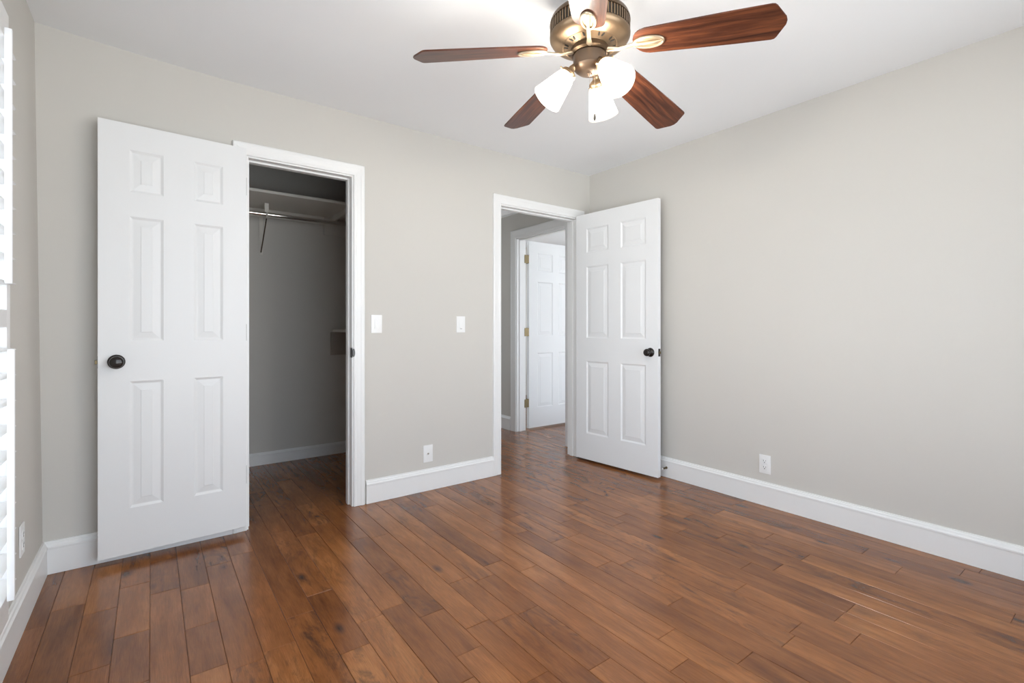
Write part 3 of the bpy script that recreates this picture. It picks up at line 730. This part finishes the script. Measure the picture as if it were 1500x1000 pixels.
def make_iron(pitch, droop):
    """in the blade's frame: medallion under the blade"""
    bm = bmesh.new()
    # oval medallion, raised rim and centre rib
    for (rx, ry, zz, rt) in ((0.052, 0.0235, -0.004, 0.0052),):
        pts = [(0.222+rx*math.cos(2*PI*k/28), ry*math.sin(2*PI*k/28), zz) for k in range(28)]
        n = len(pts); rings = []
        for i in range(n):
            p = Vector(pts[i]); d = (Vector(pts[(i+1) % n])-Vector(pts[i-1])).normalized(); a_ = Vector((-d.y, d.x, 0)); b_ = Vector((0, 0, 1))
            rings.append([bm.verts.new(p + a_*rt*math.cos(2*PI*k/8) + b_*rt*math.sin(2*PI*k/8)) for k in range(8)])
        for i in range(n):
            A_, B_ = rings[i], rings[(i+1) % n]
            for k in range(8): bm.faces.new((A_[k], A_[(k+1) % 8], B_[(k+1) % 8], B_[k]))
    lathe(bm, [(0, -0.003), (0.9, -0.003), (1.0, -0.0005), (0.0, 0.0)], 28, Matrix.Translation((0.222, 0, 0)) @ Matrix.Diagonal((0.052, 0.0235, 1, 1)))
    tube(bm, [(0.168, 0, -0.006), (0.19, 0, -0.0075), (0.222, 0, -0.0085), (0.25, 0, -0.0075), (0.270, 0, -0.004)], [0.005, 0.006, 0.0065, 0.006, 0.004], 10)
    return bm
def place_blade(k, az, tipz, first):
    z_root = 2.150
    droop = math.atan2(z_root-tipz, 0.66-0.10)
    e = empty('blade_arm_frame', (0, 0, 0))
    return e, droop
PH = 5.157
ZR = 2.152
tips = {0: 2.077, 1: 2.064, 2: 2.098, 3: 2.072, 4: 2.085}
bm_b = make_blade(); base_me = None
for k in range(5):
    az = PH + k*2*PI/5
    droop = math.atan2(ZR - tips[k] , 0.60)
    Mz = Matrix.Rotation(az, 4, 'Z'); 
    Mt = Matrix.Translation((0, 0, ZR-H+0.004)) 
    local = Mz @ Mt @ Matrix.Translation((0.06, 0, 0)) @ Matrix.Rotation(droop, 4, 'Y') @ Matrix.Translation((-0.06, 0, 0)) @ Matrix.Rotation(-R(14), 4, 'X')
    if base_me is None:
        bo = obj('fan_blade', bm_b, 'blade', fan, smooth=True, ang=25); base_me = bo.data
    else:
        bo = bpy.data.objects.new('fan_blade', base_me); C.objects.link(bo); bo.parent = fan
    bo.matrix_local = local
    bmi = make_iron(0, 0)
    # arm from the flywheel, expressed in the blade frame
    inv = local.inverted()
    def q(r_, z_): return inv @ (Mz @ Vector((r_, 0, z_-H)))
    tip_pt = Vector((0.172, 0, -0.006))
    pts = [q(0.062, 2.148), q(0.085, 2.143), q(0.112, 2.135)]
    pts += [pts[-1].lerp(tip_pt, 0.5), tip_pt, Vector((0.185, 0, -0.006))]
    tube(bmi, pts, [0.012, 0.0105, 0.0085, 0.0075, 0.008, 0.006], 12, flat=0.62)
    io = obj('blade_arm', bmi, 'iron', bo, smooth=True, ang=40); io['label'] = 'pale brass arm with oval medallion'
    for (sx, sy) in ((0.205, 0.012), (0.205, -0.012), (0.245, 0.0)):
        pass
# lamp shades
for j, adeg in enumerate((70+44.5-90, 190+44.5-90, 310+44.5-90)):
    az = R(adeg)
    # neck centre, tilt from vertical
    tilt = R(40)
    rn, zn = 0.078, 2.072
    e_loc = Vector((rn*math.cos(az), rn*math.sin(az), zn-H))
    rot = Matrix.Rotation(az, 4, 'Z') @ Matrix.Rotation(-tilt, 4, 'Y')
    # holder
    bm = bmesh.new()
    lathe(bm, [(0, 0.014), (0.012, 0.014), (0.020, 0.008), (0.0285, 0.002), (0.031, -0.004), (0.031, -0.013), (0.028, -0.014), (0.026, -0.008), (0, -0.008)], 32)
    for kk in range(3):
        a = kk*2*PI/3+0.4
        lathe(bm, [(0, 0), (0.0035, 0), (0.004, 0.004), (0.003, 0.009), (0, 0.010)], 10, Matrix.Rotation(a, 4, 'Z') @ Matrix.Translation((0.031, 0, -0.009)) @ Matrix.Rotation(PI/2, 4, 'Y'))
    ho = obj('shade_holder', bm, 'motor', fan, smooth=True); ho.matrix_local = Matrix.Translation(e_loc) @ rot
    bm = bmesh.new()
    c_, s_ = math.cos(az), math.sin(az)
    tube(bm, [(0.040*c_, 0.040*s_, 2.098-H), (0.060*c_, 0.060*s_, 2.096-H), (0.068*c_, 0.068*s_, 2.090-H), (0.0715*c_, 0.0715*s_, 2.081-H)], [0.013, 0.012, 0.012, 0.013], 12)
    obj('lamp_arm', bm, 'motor', fan, smooth=True)
    bm = bmesh.new()
    outer = [(0.0275, -0.004), (0.0285, -0.012), (0.034, -0.022), (0.040, -0.045), (0.047, -0.075), (0.054, -0.105), (0.0605, -0.130)]
    inner = [(r_-0.0028, z_) for r_, z_ in outer][::-1]
    lathe(bm, outer + [(0.0595, -0.1318)] + inner, 48)
    so = obj('lamp_shade', bm, 'shade', fan, smooth=True, ang=60); so.matrix_local = Matrix.Translation(e_loc) @ rot
    so['label'] = 'glowing frosted white glass shade'
    bm = bmesh.new()
    lathe(bm, [(0, -0.008), (0.012, -0.009), (0.013, -0.020), (0.0135, -0.030), (0, -0.031)], 24)
    obj('bulb_base', bm, 'nickel', so, smooth=True)
    bm = bmesh.new()
    lathe(bm, [(0, -0.0315), (0.014, -0.032), (0.022, -0.046), (0.0245, -0.058), (0.021, -0.072), (0.012, -0.081), (0, -0.084)], 24)
    bo = obj('light_bulb', bm, 'bulb', so, smooth=True); bo['label'] = 'bright lit bulb'
    l = bpy.data.lights.new('bulb_light', 'POINT'); l.energy = BULB; l.color = (1.0, 0.96, 0.905); l.shadow_soft_size = 0.03
    lo_ = bpy.data.objects.new('bulb_light', l); C.objects.link(lo_); lo_.parent = so; lo_.location = (0, 0, -0.058)
# pull chains
def chain(x, y, za, zb, fob):
    bm = bmesh.new(); n = int((za-zb)/0.0045)
    for i in range(n):
        bmesh.ops.create_icosphere(bm, subdivisions=1, radius=0.0017, matrix=Matrix.Translation((x, y, za-i*0.0045-H)))
    ch = obj('pull_chain', bm, 'nickel', fan, smooth=True)
    if fob:
        bm = bmesh.new(); lathe(bm, [(0, zb-H), (0.003, zb-0.001-H), (0.0048, zb-0.008-H), (0.0048, zb-0.020-H), (0.0025, zb-0.026-H), (0, zb-0.026-H)], 14, Matrix.Translation((x, y, 0)))
        obj('chain_fob', bm, 'dark', ch, smooth=True)['label'] = 'small dark fob'
chain(-0.012, -0.012, 2.070, 2.018, False)
chain(0.0, -0.026, 2.072, 1.912, True)
